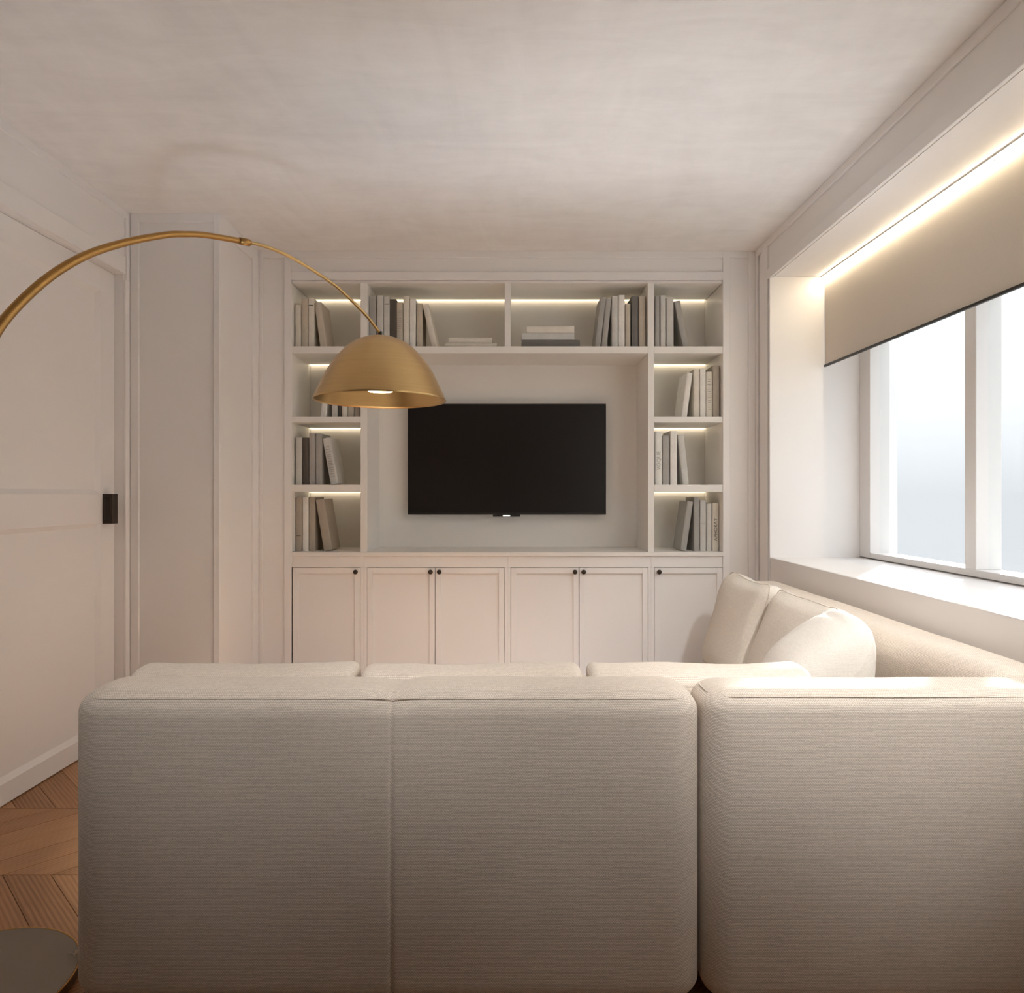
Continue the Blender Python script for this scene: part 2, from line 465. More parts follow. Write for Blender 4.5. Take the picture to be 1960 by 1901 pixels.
# ------------------------------------------------------------------ wall with the bookcase
T = 0.012
wall_back = box('wall_back', -2.1, 2.1, 4.36, 4.5, 0, ZC, WALL, None, 0); tag(wall_back, kind='structure')
for nm_, a_, b_, z_ in (('wall_back_left', -2.1, -1.2545, 0), ('wall_back_right', 1.2005, 2.1, 0), ('wall_back_top', -1.2545, 1.2005, 2.371)):
    tag(box(nm_, a_, b_, YB+T, 4.36, z_, ZC, WALL, None, 0), kind='structure')
def xz(name, x0, x1, z0, z1, yf=YB, d=T, parent=wall_back, mat=JOINERY): return box(name, x0, x1, yf, yf+d, z0, z1, mat, parent)
ZP = 2.4965
xz('stile', XC, -1.3986, 0, ZC); xz('rail', -1.3986, -1.276, ZP, ZC); xz('rail', -1.3986, -1.276, 0, 0.10)
box('stile', -1.276, -1.236, YB, YB+0.0095, 0, ZC, JOINERY, wall_back)
xz('rail', -1.236, 1.182, ZP, ZC)
box('rail', -1.236, 1.182, YB, YB+0.04, 2.371, 2.416, JOINERY, wall_back)
box('stile', 1.182, 1.2215, YB, YB+0.0095, 0, ZC, JOINERY, wall_back)
xz('rail', 1.2215, 1.325, ZP, ZC); xz('rail', 1.2215, 1.325, 0, 0.10); xz('stile', 1.325, XR, 0, ZC)

# corner pier on the left
wc = bmesh.new(); add_box(wc, -2.1, XC-T, YCOL+T, YB, 0, ZC)
wall_corner = obj('wall_corner', wc, WALL); tag(wall_corner, kind='structure')
def xzc(name, x0, x1, z0, z1): return box(name, x0, x1, YCOL, YCOL+T, z0, z1, JOINERY, wall_corner)
xzc('stile', XL, -1.811, 0, ZC); xzc('stile', -1.4465, XC, 0, ZC); xzc('rail', -1.811, -1.4465, 2.491, ZC); xzc('rail', -1.811, -1.4465, 0, 0.10)
def yzc(name, y0, y1, z0, z1): return box(name, XC-T, XC, y0, y1, z0, z1, JOINERY, wall_corner)
yzc('stile', YCOL+T, 3.53, 0, ZC); yzc('stile', 3.87, YB, 0, ZC); yzc('rail', 3.53, 3.87, 2.46, ZC); yzc('rail', 3.53, 3.87, 0, 0.10)

# ------------------------------------------------------------------ left wall with the sliding door
DY0, DY1, DZ, XD = 2.30, 3.383, 2.226, -1.907
wl = bmesh.new()
add_box(wl, -2.1, XL-T, 0.42, DY0, 0, ZC)
add_box(wl, -2.1, XL-T, DY1, YCOL+T, 0, ZC)
add_box(wl, -2.1, XL-T, DY0, DY1, DZ, ZC)
add_box(wl, -2.1, XD-0.045, DY0-0.01, DY1+0.01, 0, DZ)
wall_left = obj('wall_left', wl, WALL); tag(wall_left, kind='structure')
def yzl(name, y0, y1, z0, z1): return box(name, XL-T, XL, y0, y1, z0, z1, JOINERY, wall_left)
yzl('rail', 0.42, 3.392, 2.497, ZC); yzl('rail', DY0-0.04, DY1, DZ, 2.308); yzl('stile', 3.392, YCOL, 2.20, ZC)
yzl('stile', DY1, YCOL, 0, 2.20); yzl('stile', 2.20, 2.26, 2.308, 2.497); yzl('stile', DY0-0.06, DY0, 0, DZ)
yzl('rail', 0.42, DY0-0.06, 2.20, 2.308); yzl('rail', 0.42, DY0-0.06, 0, 0.12); yzl('stile', 0.7, 0.76, 0.12, 2.20)

door_1 = thing('door_1', loc=(XD, (DY0+DY1)/2, 0), kind='structure')
YP0, YP1 = DY0+0.116, 3.267
def dbox(name, y0, y1, z0, z1): return box(name, XD-0.04, XD, y0, y1, z0, z1, JOINERY, door_1, 0.0008)
dbox('stile', DY0+0.002, YP0, 0.004, DZ-0.002); dbox('stile', YP1, DY1-0.001, 0.004, DZ-0.002)
dbox('rail', YP0, YP1, 2.113, DZ-0.002); dbox('rail', YP0, YP1, 1.0375, 1.172); dbox('rail', YP0, YP1, 0.004, 0.085)
for z0, z1 in ((0.085, 1.0375), (1.172, 2.113)):
    bm = bmesh.new(); i, d = 0.020, 0.016
    o = [(XD-0.0004, YP0, z0), (XD-0.0004, YP1, z0), (XD-0.0004, YP1, z1), (XD-0.0004, YP0, z1)]
    n = [(XD-d, YP0+i, z0+i), (XD-d, YP1-i, z0+i), (XD-d, YP1-i, z1-i), (XD-d, YP0+i, z1-i)]
    bk = [(XD-0.036, a, b) for _, a, b in o]
    O = [bm.verts.new(v) for v in o]; N = [bm.verts.new(v) for v in n]; K = [bm.verts.new(v) for v in bk]
    bm.faces.new(N); bm.faces.new(K[::-1])
    for k in range(4):
        j = (k+1) % 4
        bm.faces.new((O[k], O[j], N[j], N[k])); bm.faces.new((K[k], K[j], O[j], O[k]))
    bmesh.ops.recalc_face_normals(bm, faces=bm.faces)
    obj('door_panel', bm, JOINERY, door_1)
# ring-shaped pull standing out from the door
bm = bmesh.new()
hx0, hx1, hz0, hz1, hy0, hy1 = XD, XD+0.048, 1.033, 1.172, 3.283, 3.330
add_box(bm, hx0, hx0+0.012, hy0, hy1, hz0, hz1, 0.001); add_box(bm, hx1-0.012, hx1, hy0, hy1-0.004, hz0, hz1, 0.001)
add_box(bm, hx0+0.010, hx1-0.010, hy0, hy1, hz1-0.016, hz1, 0.001); add_box(bm, hx0+0.010, hx1-0.010, hy0, hy1, hz0, hz0+0.016, 0.001)
hd = obj('handle', bm, IRON, door_1); tag(hd, 'dark bronze ring pull on the edge of the door')
bs = box('baseboard_left', XL, XL+0.012, 0.42, DY0-0.06, 0, 0.09, JOINERY); tag(bs, kind='structure')

# ------------------------------------------------------------------ right wall, window niche
wr = bmesh.new()
add_box(wr, XR+0.014, 2.05, 3.768, 4.5, 0, ZC)                       # far return
add_box(wr, XR+0.034, 2.05, 3.752, 3.768, 0, ZC)
add_box(wr, XR+T, 2.05, YN-0.2, YW0, 0, ZC)                          # near return
add_box(wr, XR+0.026, 2.05, YW0, 3.752, ZH+0.006, ZC)                  # head
add_box(wr, XR+0.014, 2.05, YW0, YW1, 0, ZS-0.03)                    # below the sill
wall_right = obj('wall_right', wr, WALL); tag(wall_right, kind='structure')
def yzr(name, y0, y1, z0, z1, d=T): return box(name, XR, XR+d, y0, y1, z0, z1, JOINERY, wall_right)
yzr('stile', 3.768, 3.85, 0, ZC, 0.014); yzr('stile', 3.93, YB+T, 0, ZC); yzr('rail', 3.85, 3.93, ZP, ZC); yzr('rail', 3.85, 3.93, 0, 0.10)
yzr('rail', YN, 3.768, ZP, ZC); yzr('rail', YW0, 3.768, ZH, 2.372, 0.015); yzr('stile', YW0-0.06, YW0, 0, 2.372)
box('reveal_panel', XR+0.004, 1.99, YW1, 3.752, 0, ZH+0.006, JOINERY, wall_right, 0.001)
box('header_panel', XR+0.011, XR+0.018, YW0, 3.768, 2.372, ZP, WALL, wall_right, 0)

window_1 = thing('window_1', loc=(1.842, (YW0+YW1)/2, ZS), kind='structure')
def wbx(name, x0, x1, y0, y1, z0, z1, mat=FRAME, bev=0.002): return box(name, x0, x1, y0, y1, z0, z1, mat, window_1, bev)
wbx('window_sill', XR+0.012, 1.99, YW0, YW1-0.0005, ZS-0.03, ZS, SILL)
wbx('apron', XR+0.008, XR+0.0135, YW0, YW1-0.001, 0, ZS-0.001, JOINERY, 0.001)
WF0, WF1 = 1.842, 1.945
wbx('window_jamb', WF0, WF1, 3.63, YW1, ZS+0.006, ZH+0.006)
wbx('window_rail', WF0, WF1, YW0, 3.63, ZS+0.006, 0.870)
wbx('window_rail', WF0, WF1, YW0, 3.63, 1.985, ZH+0.006)
y = 3.63; n = 0
while y > YW0+0.2:
    ylo = max(y-0.759, YW0+0.04)
    wbx('pane', XG, XG+0.006, ylo-0.004, y+0.004, 0.866, 1.99, GLASS, 0)
    if y-0.759 > YW0+0.04: wbx('mullion', WF0, WF1, y-0.83, y-0.759, 0.870, 1.985)
    y -= 0.83
wbx('window_jamb', WF0, WF1, YW0, YW0+0.04, ZS+0.006, ZH+0.006)

# roller blind
YBL = 1.0                    # near end of the lowered blind; the next window bay is left open
blind = thing('roller_blind', 'half-lowered beige roller blind with a dark bottom bar in the window niche', 'blind', (1.654, 1.1, ZH))
box('blind_fabric', 1.6535, 1.6545, YBL, 3.727, 1.852, ZH-0.004, BLIND, blind, 0)
box('bottom_bar', 1.648, 1.660, YBL, 3.730, 1.843, 1.855, BLACK, blind, 0.002)
bm = bmesh.new(); sweep(bm, [Vector((1.70, YBL, 2.275)), Vector((1.70, 3.727, 2.275))], 0.028, 20)
obj('roller_tube', bm, FRAME, blind, smooth=True)
ls = thing('led_strip', 'warm light strip along the niche head above the roller blind', 'light strip', (1.643, 1.1, ZH))
box('light_channel', 1.636, 1.650, YW0+0.01, 3.735, ZH-0.0005, ZH+0.0065, FRAME, ls, 0)
box('light_diffuser', 1.638, 1.648, YW0+0.01, 3.733, ZH-0.003, ZH-0.0005, LED_WIN, ls, 0)

# rest of the room behind the camera, and an added low shading wall
wlr = box('wall_left_rear', -2.1, XL-0.001, YN-0.2, 0.42, 0, ZC, DARKWALL, None, 0); tag(wlr, kind='structure')
wn_ = box('wall_rear', -2.1, 2.05, YN-0.2, YN, 0, ZC, DARKWALL, None, 0); tag(wn_, kind='structure')
wf_ = box('shade_partition', XL, XR, 0.42, 0.80, 0, 0.58, SHADE_PARTITION, None, 0.004); tag(wf_, kind='structure')  # unseen low wall added to keep light off the lower sofa back

# ------------------------------------------------------------------ bookcase
BX0, BX1, BYF, BYB = -1.236, 1.182, 3.956, 4.32
bc = thing('bookcase', 'white built-in bookcase framing the television on the panelled wall', 'bookcase', (0, BYF, 0.846))
D1, D2, D3, D4, M1, M2 = -0.8495, -0.8115, 0.7625, 0.797, -0.041, -0.007
Z1t, Z1b, Z2t, Z2b, Z3t, Z3b, ZCT, ZCB, ZTOP = 2.0005, 1.961, 1.608, 1.573, 1.2237, 1.184, 0.846, 0.824, 2.356
box('back_panel', BX0, BX1, BYB, BYB+0.02, ZCT, 2.371, SHELF, bc)
box('top_board', BX0, BX1, BYF+0.006, BYB, ZTOP, 2.3705, SHELF, bc)
box('side_panel', BX0-0.018, BX0, BYF+0.004, BYB, ZCT, ZTOP, SHELF, bc); box('side_panel', BX1, BX1+0.018, BYF+0.004, BYB, ZCT, ZTOP, SHELF, bc)
box('divider', D1, D2, BYF, BYB, ZCT, ZTOP, SHELF, bc); box('divider', D3, D4, BYF, BYB, ZCT, ZTOP, SHELF, bc)
box('divider', M1, M2, BYF, BYB, Z1t, ZTOP, SHELF, bc)
for x0, x1, zt, zb in ((BX0, D1, Z1t, Z1b), (D2, D3, Z1t, Z1b), (D4, BX1, Z1t, Z1b), (BX0, D1, Z2t, Z2b), (D4, BX1, Z2t, Z2b), (BX0, D1, Z3t, Z3b), (D4, BX1, Z3t, Z3b)):
    box('shelf', x0, x1, BYF, BYB, zb, zt, SHELF, bc)
for x0, x1, z in ((BX0, D1, ZTOP), (D2, M1, ZTOP), (M2, D3, ZTOP), (D4, BX1, ZTOP), (BX0, D1, Z1b), (D4, BX1, Z1b), (BX0, D1, Z2b), (D4, BX1, Z2b), (BX0, D1, Z3b), (D4, BX1, Z3b)):
    box('shelf_light', x0+0.004, x1-0.004, BYB-0.020, BYB-0.008, z-0.0035, z, LED, bc, 0)
ct = box('countertop', BX0, BX1, 3.944, BYB+0.02, ZCB, ZCT, SHELF, None, 0.002)
tag(ct, 'continuous white worktop ledge between the lower cabinets and the bookshelves', 'worktop')

# ------------------------------------------------------------------ base cabinets
ZD = 0.758
def cabinet(x0, x1, doors, label):
    c = thing('base_cabinet', label, 'cabinet', ((x0+x1)/2, YB, 0), group='cream shaker cabinets under the bookcase')
    box('body', x0+0.001, x1-0.001, 3.985, BYB, 0.09, ZCB, JOINERY, c, 0)
    box('plinth', x0+0.001, x1-0.001, 4.0, BYB, 0, 0.09, JOINERY, c, 0)
    box('top_rail', x0, x1, 3.957, 3.985, 0.7605, ZCB, JOINERY, c)
    box('bottom_rail', x0, x1, 3.957, 3.985, 0.075, 0.115, JOINERY, c)
    dx = [d[0] for d in doors]; dX = [d[1] for d in doors]
    if dx[0]-x0 > 0.006: box('stile', x0, dx[0]-0.0015, 3.957, 3.985, 0.115, 0.7605, JOINERY, c)
    if x1-dX[-1] > 0.006: box('stile', dX[-1]+0.0015, x1, 3.957, 3.985, 0.115, 0.7605, JOINERY, c)
    for a, b, side in doors:
        d = bmesh.new(); sw = 0.030
        add_box(d, a, a+sw, 3.958, 3.978, 0.118, ZD, 0.001); add_box(d, b-sw, b, 3.958, 3.978, 0.118, ZD, 0.001)
        add_box(d, a+sw, b-sw, 3.958, 3.978, ZD-0.033, ZD, 0.001); add_box(d, a+sw, b-sw, 3.958, 3.978, 0.118, 0.158, 0.001)
        do = obj('door', d, JOINERY, c)
        box('panel', a+sw-0.002, b-sw+0.002, 3.970, 3.976, 0.15, ZD-0.030, JOINERY, do, 0)
        kx = b-0.0225 if side > 0 else a+0.0225
        kb = bmesh.new()
        lathe(kb, [(0, 0), (0.006, 0), (0.006, 0.012), (0.0125, 0.015), (0.0135, 0.020), (0.012, 0.0255), (0.006, 0.028), (0, 0.0285)], 24)
        bmesh.ops.rotate(kb, verts=kb.verts, cent=(0, 0, 0), matrix=Matrix.Rotation(PI/2, 3, 'X'))
        bmesh.ops.translate(kb, verts=kb.verts, vec=(kx, 3.958, Z_at(1095, 3.94)))
        ko = obj('knob', kb, IRON, do, smooth=True); tag(ko, 'small dark bronze round knob')
    return c
P = lambda x: X_at(x, 3.957)
cabinet(BX0, -0.830, [(P(560), P(689.3), 1)], 'single-door cream cabinet at the left end below the bookcase')
cabinet(-0.830, -0.024, [(P(702.8), P(832.3), 1), (P(833.5), P(965), -1)], 'double-door cream cabinet left of centre below the television')
cabinet(-0.024, 0.7795, [(P(978), P(1107.8), 1), (P(1109), P(1240), -1)], 'double-door cream cabinet right of centre below the television')
cabinet(0.7795, BX1, [(P(1253), P(1383), -1)], 'single-door cream cabinet at the right end beside the sofa cushions')

# ------------------------------------------------------------------ television
YT = 4.255
tv = thing('television', 'large black flat television mounted in the bookcase niche', 'television', (X_at(970, YT), YT, Z_at(985, YT)))
tx0, tx1, tz0, tz1 = X_at(780, YT), X_at(1160, YT), Z_at(985.5, YT), Z_at(773, YT)
box('housing', tx0, tx1, YT+0.004, YT+0.04, tz0, tz1, BLACK, tv, 0.003)
box('screen', tx0+0.006, tx1-0.006, YT, YT+0.006, tz0+0.012, tz1-0.006, SCREEN, tv, 0.001)
bm = bmesh.new()
add_box(bm, tx0, tx1, YT-0.001, YT+0.008, tz0, tz0+0.012, 0.001); add_box(bm, tx0, tx1, YT-0.001, YT+0.008, tz1-0.006, tz1, 0.001)
add_box(bm, tx0, tx0+0.006, YT-0.001, YT+0.008, tz0+0.012, tz1-0.006, 0.001); add_box(bm, tx1-0.006, tx1, YT-0.001, YT+0.008, tz0+0.012, tz1-0.006, 0.001)
obj('bezel', bm, BLACK, tv)
box('wall_bracket', -0.28, 0.22, YT+0.04, BYB, tz0+0.2, tz1-0.2, BLACK, tv)
sm = box('sensor_bar', X_at(943.5, YT), X_at(995.5, YT), YT-0.002, YT+0.02, Z_at(989.3, YT), tz0, BLACK, tv, 0.001)
box('indicator_light', X_at(962.5, YT), X_at(976.5, YT), YT-0.003, YT-0.001, Z_at(988.6, YT), Z_at(986.5, YT), INDICATOR, sm, 0.0005)

# ------------------------------------------------------------------ books
YS = 3.995
def spine_marks(root, t, h, kind, lean_txt=None):
    bm = bmesh.new(); y = -0.0035
    mat = INK
    def bar(x0, x1, z0, z1): add_box(bm, x0, x1, y-0.0006, y+0.0006, z0, z1)
    if kind == 'band': bar(-t*0.36, t*0.36, h*0.845, h*0.86)
    elif kind == 'lowband': bar(-t*0.36, t*0.36, h*0.28, h*0.29)
    elif kind == 'rules':
        mat = INK_PALE
        bar(-t*0.38, t*0.38, h*0.545, h*0.552); bar(-t*0.38, t*0.38, h*0.575, h*0.582)
    elif kind == 'ticks':
        mat = INK_PALE; rn = random.Random(int(h*1e5))
        z = h*0.16
        while z < h*0.86:
            w = rn.uniform(0.2, 0.34)*t; bar(-w, w, z, z+0.0042); z += rn.choice((0.010, 0.012, 0.016))
    elif kind in ('APHORAY', 'VOQUE'):
        bm.free()
        cu = bpy.data.curves.new('title', 'FONT'); cu.body = kind; cu.align_x = 'CENTER'; cu.align_y = 'CENTER'
        cu.size = 0.030 if kind == 'VOQUE' else 0.027; cu.extrude = 0.0004; cu.space_character = 1.05
        o = bpy.data.objects.new('tmp', cu); C.objects.link(o)
        dg = bpy.context.evaluated_depsgraph_get(); dg.update()
        me = bpy.data.meshes.new_from_object(o.evaluated_get(dg)); bpy.data.objects.remove(o)
        R = Matrix.Rotation(PI/2, 4, 'X') @ Matrix.Rotation(PI/2, 4, 'Z')
        me.transform(Matrix.Translation((0.0, y-0.0002, h*0.45)) @ R)
        me.materials.clear(); me.materials.append(INK if kind == 'APHORAY' else INK_PALE)
        return link(bpy.data.objects.new('title', me), root)
    o = obj('spine_marks', bm, mat, root, world=False)
    return o
def c_cover(t, d, b=0.0026, bulge=0.003):
    """C-shaped outline of a hard cover in plan: rounded spine at y=0 and two boards"""
    out = [(-t/2, d), (-t/2, 0.003)]
    for i in range(1, 6):
        a = PI*i/6; out.append((-t/2*math.cos(a), 0.003-(0.003+bulge)*math.sin(a)))
    out += [(t/2, 0.003), (t/2, d)]
    inn = [(t/2-b, d), (t/2-b, 0.006), (-t/2+b, 0.006), (-t/2+b, d)]
    return out, inn
def book(t, h, d, mat, label, group, loc, lean=0.0, flat=False, marks=None, yaw=0.0):
    root = thing('book', label, 'book', group=group)
    bm = bmesh.new(); out, inn = c_cover(t, d)
    A = [bm.verts.new((x, y, 0)) for x, y in out+inn]; B = [bm.verts.new((x, y, h)) for x, y in out+inn]
    no, nn = len(out), len(inn); N = no+nn
    for i in range(N):
        j = (i+1) % N; bm.faces.new((A[i], A[j], B[j], B[i]))
    for V, flip in ((A, True), (B, False)):
        L, R_ = V[:no], V[no:]
        quads = [(L[0], L[1], R_[2], R_[3]), (L[no-2], L[no-1], R_[0], R_[1]), tuple(L[1:no-1])+(R_[1], R_[2])]
        for q in quads: bm.faces.new(q[::-1] if flip else q)
    bmesh.ops.recalc_face_normals(bm, faces=bm.faces)
    obj('cover', bm, mat, root, world=False)
    pb = bmesh.new(); add_box(pb, -t/2+0.0028, t/2-0.0028, 0.0065, d-0.004, 0.003, h-0.003)
    obj('page_block', pb, PAGES, root, world=False)
    if marks: spine_marks(root, t, h, marks)
    if flat:      # lying on its side, spine to the room
        M = Matrix.Translation(loc) @ Matrix.Rotation(yaw, 4, 'Z') @ Matrix.Rotation(PI/2, 4, 'Y') @ Matrix.Translation((-t/2, 0, -h/2))
        # after the turn the book's height runs along x and its thickness upward
    else:         # upright or leaning: lean>0 tips the top to the right; its lowest corner stays on the shelf
        a = lean; pivot = (t/2 if a > 0 else -t/2) if a else 0
        M = Matrix.Translation(loc) @ Matrix.Rotation(yaw, 4, 'Z') @ Matrix.Rotation(a, 4, 'Y') @ Matrix.Translation((-pivot, 0, 0))
    root.matrix_world = M
    return root
ORD = ['first', 'second', 'third', 'fourth', 'fifth', 'sixth', 'seventh', 'eighth', 'ninth']
EXTRA = {None: '', 'band': ' with dark top band', 'lowband': ' with low spine line', 'rules': ' with two pale rules',
         'ticks': ' with small lettering', 'APHORAY': ' with dark capitals', 'VOQUE': ' with faint capitals'}
def shelf_row(rows, zs, where, group, Y=YS):
    """rows: (x bottom left, x bottom right, x shift of the top, y top, colour, marks) in photo pixels on the spine plane"""
    for i, r in enumerate(rows):
        x0, x1, sh, yt, col = r[:5]; mk = r[5] if len(r) > 5 else None; dep = r[6] if len(r) > 6 else 0.19; dy = r[7] if len(r) > 7 else 0.0
        Yy = Y+dy
        t = (x1-x0)*Yy/F; top = Z_at(yt, Yy); hh = top-zs
        a = math.atan2(sh*Yy/F, hh)
        t2 = t*math.cos(a); h = hh/math.cos(a)-abs(math.tan(a))*t2*0.5
        xm = X_at((x1 if a > 0 else x0) if a else (x0+x1)/2, Yy)
        lean = ' leaning' + (' left' if a < 0 else ' right') if a else ''
        label = f"{col} book{EXTRA[mk]}{lean}, {ORD[i]} on {where}"
        book(t2*0.985, h, dep, BK[col], label, group, (xm, Yy, zs+0.0003), a, marks=mk)
g0 = 'books on the bookcase shelves'
shelf_row([(565, 576, 0, 584, 'cream'), (577, 589, 0, 571, 'beige'), (590, 601.5, 0, 571, 'cream', 'band'), (613, 626, -11.5, 579, 'beige')],
          Z1t, 'the top-left shelf', g0)
shelf_row([(706, 720, 0, 567, 'grey'), (721.5, 733.8, 0, 566, 'pale grey'), (734.5, 746, 0, 568, 'pale grey', 'band'), (746.5, 758.5, 0, 573, 'charcoal'), (759, 771, 0, 579, 'beige', 'ticks'),
           (772, 783, 0, 567, 'cream'), (784, 796, 0, 573, 'white'), (797.5, 808.5, 0, 581, 'beige'), (827, 838.5, -18.5, 583, 'cream')],
          Z1t, 'the shelf above the lampshade', g0)
shelf_row([(1138, 1148.8, 11.5, 569, 'grey'), (1150.5, 1161, 9.5, 572, 'grey'), (1171, 1182.8, 0, 567, 'pale grey'), (1184, 1195.8, 0, 565, 'white'), (1197, 1206.8, 0, 582, 'beige'), (1209, 1221.6, 0, 567, 'slate'), (1223, 1236, 0, 567, 'beige')],
          Z1t, 'the upper shelf right of centre', g0)
shelf_row([(1254, 1262.5, 0, 567, 'grey'), (1264, 1274.8, 0, 566, 'pale grey'), (1276, 1289.5, 0, 570, 'pale grey'), (1307.5, 1319, -17, 576, 'grey')],
          Z1t, 'the top-right shelf', g0)
shelf_row([(613, 624, 9, 708, 'white'), (634.8, 646.3, 0, 704, 'pale grey'), (647, 653.4, 0, 716, 'charcoal'), (654, 665, 0, 706, 'cream'), (665.8, 677.5, 0, 708, 'beige'), (678.3, 689, 0, 706, 'taupe')],
          Z2t, 'the shelf behind the lampshade', g0)
shelf_row([(1304, 1315, 10.8, 714, 'white'), (1327.5, 1338.6, 0, 707, 'cream'), (1340, 1351, 0, 706, 'white'), (1352, 1363, 0, 712, 'cream', 'ticks'), (1364.3, 1377.5, 0, 700, 'taupe')],
          Z2t, 'the second shelf down at right', g0)
shelf_row([(565.5, 578, 0, 838, 'pale grey'), (578.6, 591, 0, 838, 'charcoal'), (591.6, 603.4, 0, 830, 'grey'), (604, 616.4, 0, 830, 'grey'), (633, 648, -16, 839, 'pale grey', 'ticks')],
          Z3t, 'the third shelf down at left', g0)
shelf_row([(1254.5, 1267, 0, 826, 'white', 'VOQUE'), (1268, 1280.5, 0, 834, 'grey'), (1283, 1296, 0, 825, 'white'), (1307, 1319, -10, 832, 'pale grey')],
          Z3t, 'the third shelf down at right', g0)
shelf_row([(566, 577.8, 0, 952, 'taupe', 'lowband'), (578.8, 590.6, 0, 952, 'white'), (591.3, 603.2, 0, 952, 'taupe'), (620, 636.5, -16, 956.5, 'taupe')],
          ZCT, 'the bottom-left shelf', g0, 4.02)
shelf_row([(1302, 1313.5, 13.5, 960, 'grey'), (1328, 1339.2, 0, 952, 'grey'), (1340.2, 1351.6, 0, 958, 'pale grey', 'rules'), (1352.6, 1362.3, 0, 964, 'pale grey'), (1363.5, 1376, 0, 963, 'cream', 'APHORAY')],
          ZCT, 'the bottom-right shelf', g0, 4.02)
def stack(rows, zs, where):
    z = zs
    for x0, x1, hpx, col, mk, name in rows:
        t = hpx*YS/F; Lh = (x1-x0)*YS/F
        book(t, Lh, 0.20, BK[col], f"{col} book lying flat, {name} of the {where}", 'books lying flat on the upper shelf', (X_at((x0+x1)/2, YS), YS, z+0.0004), 0, True, mk)
        z += t+0.0004
stack([(852, 951, 8.6, 'cream', None, 'lower'), (859, 942, 10.6, 'cream', None, 'upper')], Z1t, 'pair left of the central divider')
stack([(999, 1110, 15, 'slate', None, 'bottom'), (999, 1099, 13.2, 'pale grey', None, 'middle'), (1008, 1099, 13.2, 'cream', None, 'top')], Z1t, 'pile of three right of the central divider')

# ------------------------------------------------------------------ arc floor lamp
LB, LS = Vector((-1.262, 1.635, 0)), Vector((-0.504, 2.70, 0))
lamp = thing('arc_floor_lamp', 'brass arc floor lamp with a domed shade reaching over the sofa', 'lamp', LB)
bm = bmesh.new()
lathe(bm, [(0, 0.002), (0.2190, 0.002), (0.2225, 0.005), (0.2225, 0.026), (0.2195, 0.030), (0, 0.030)], 96)
bmesh.ops.translate(bm, verts=bm.verts, vec=LB); b_ = obj('base', bm, BRONZE, lamp); tag(b_, 'dark brushed bronze disc base')
bm = bmesh.new()
sweep(bm, [LB+Vector((0.2225*math.cos(2*PI*i/96), 0.2225*math.sin(2*PI*i/96), 0.0285)) for i in range(96)], 0.0022, 8, True)
obj('base_rim', bm, BRASS_ARM, lamp, smooth=True)
def arc_pt(x, y):
    r = (x-CX)/F; d = LS-LB
    s = (r*LB.y-LB.x)/(d.x-r*d.y); Y = LB.y+d.y*s
    return LB+d*s+Vector((0, 0, Z_at(y, Y)))
imgpts = [(0, 624.5), (79, 542.5), (157.8, 492), (236.7, 465), (315.6, 450), (356.7, 448.4), (394.5, 450.3), (461, 461.4), (505, 470.8), (552, 490), (603, 520), (644.8, 549.4), (677, 579.2), (704.5, 608), (727.4, 637.7)]
arc = [arc_pt(*p) for p in imgpts]
u0 = (arc[1]-arc[0])
pole = [LB+Vector((0, 0, 0.03)), LB+Vector((0, 0, 0.5)), LB+Vector((0, 0, 0.95)), LB+Vector((0.004, 0.006, 1.30)), LB+(arc[0]-LB)*0.45*Vector((1, 1, 0)).to_3d().length*0+Vector(((arc[0]-LB).x*0.42, (arc[0]-LB).y*0.42, 1.46))]
main = catmull(pole+arc[:8], 8)
rad = []
for p in main:
    s = (p-LB).xy.length/(LS-LB).xy.length
    rad.append(0.0125-0.0036*min(1, s/0.42))
bm = bmesh.new(); sweep(bm, main, rad, 16); obj('arm', bm, BRASS_ARM, lamp, smooth=True)
rod = catmull(arc[7:], 8)
bm = bmesh.new(); sweep(bm, rod, 0.0056, 12); obj('extension_rod', bm, BRASS, lamp, smooth=True)
d = (arc[8]-arc[7]).normalized()
bm = bmesh.new(); sweep(bm, [arc[7]-d*0.004, arc[7]+d*0.030, arc[7]+d*0.036], [0.0112, 0.0112, 0.007], 18); obj('collar', bm, BRASS_ARM, lamp, smooth=True)
bm = bmesh.new(); sweep(bm, [arc[-1]-Vector((0, 0, 0.010)), arc[-1]+Vector((0, 0, 0.006))], 0.0085, 16); obj('swivel_joint', bm, BLACK, lamp)
# shade: profile read from the photograph, revolved
ks = 2.70/F; zr = 1.531; zt = Z_at(642, 2.70)
prof = [(0, 0), (10, 1.2), (22, 3.6), (32, 6.6), (42, 10.5), (54, 17.5), (65, 26), (80, 42), (95, 62), (105, 80), (113, 97), (120, 112), (125.5, 125)]
outer = [(r*ks, zt-dy*ks) for r, dy in prof]
inner = [(max(0, r-0.0018), z-0.0022) for r, z in reversed(outer)]
inner[0] = (outer[-1][0]-0.0018, outer[-1][1])
bm = bmesh.new(); lathe(bm, catmull([Vector((r, z)) for r, z in outer], 3)+catmull([Vector((r, z)) for r, z in inner], 3), 128)
bmesh.ops.translate(bm, verts=bm.verts, vec=(LS.x, LS.y, 0))
sh = obj('lamp_shade', bm, BRASS, lamp, smooth=True)
bm = bmesh.new(); lathe(bm, [(0, 1.563), (0.046, 1.564), (0.050, 1.567), (0.050, 1.573), (0, 1.573)], 48)
bmesh.ops.translate(bm, verts=bm.verts, vec=(LS.x, LS.y, 0)); obj('diffuser', bm, BULB, lamp)
bm = bmesh.new(); lathe(bm, [(0, 1.573), (0.046, 1.573), (0.040, 1.605), (0.018, 1.64), (0.016, 1.765), (0, 1.765)], 32)
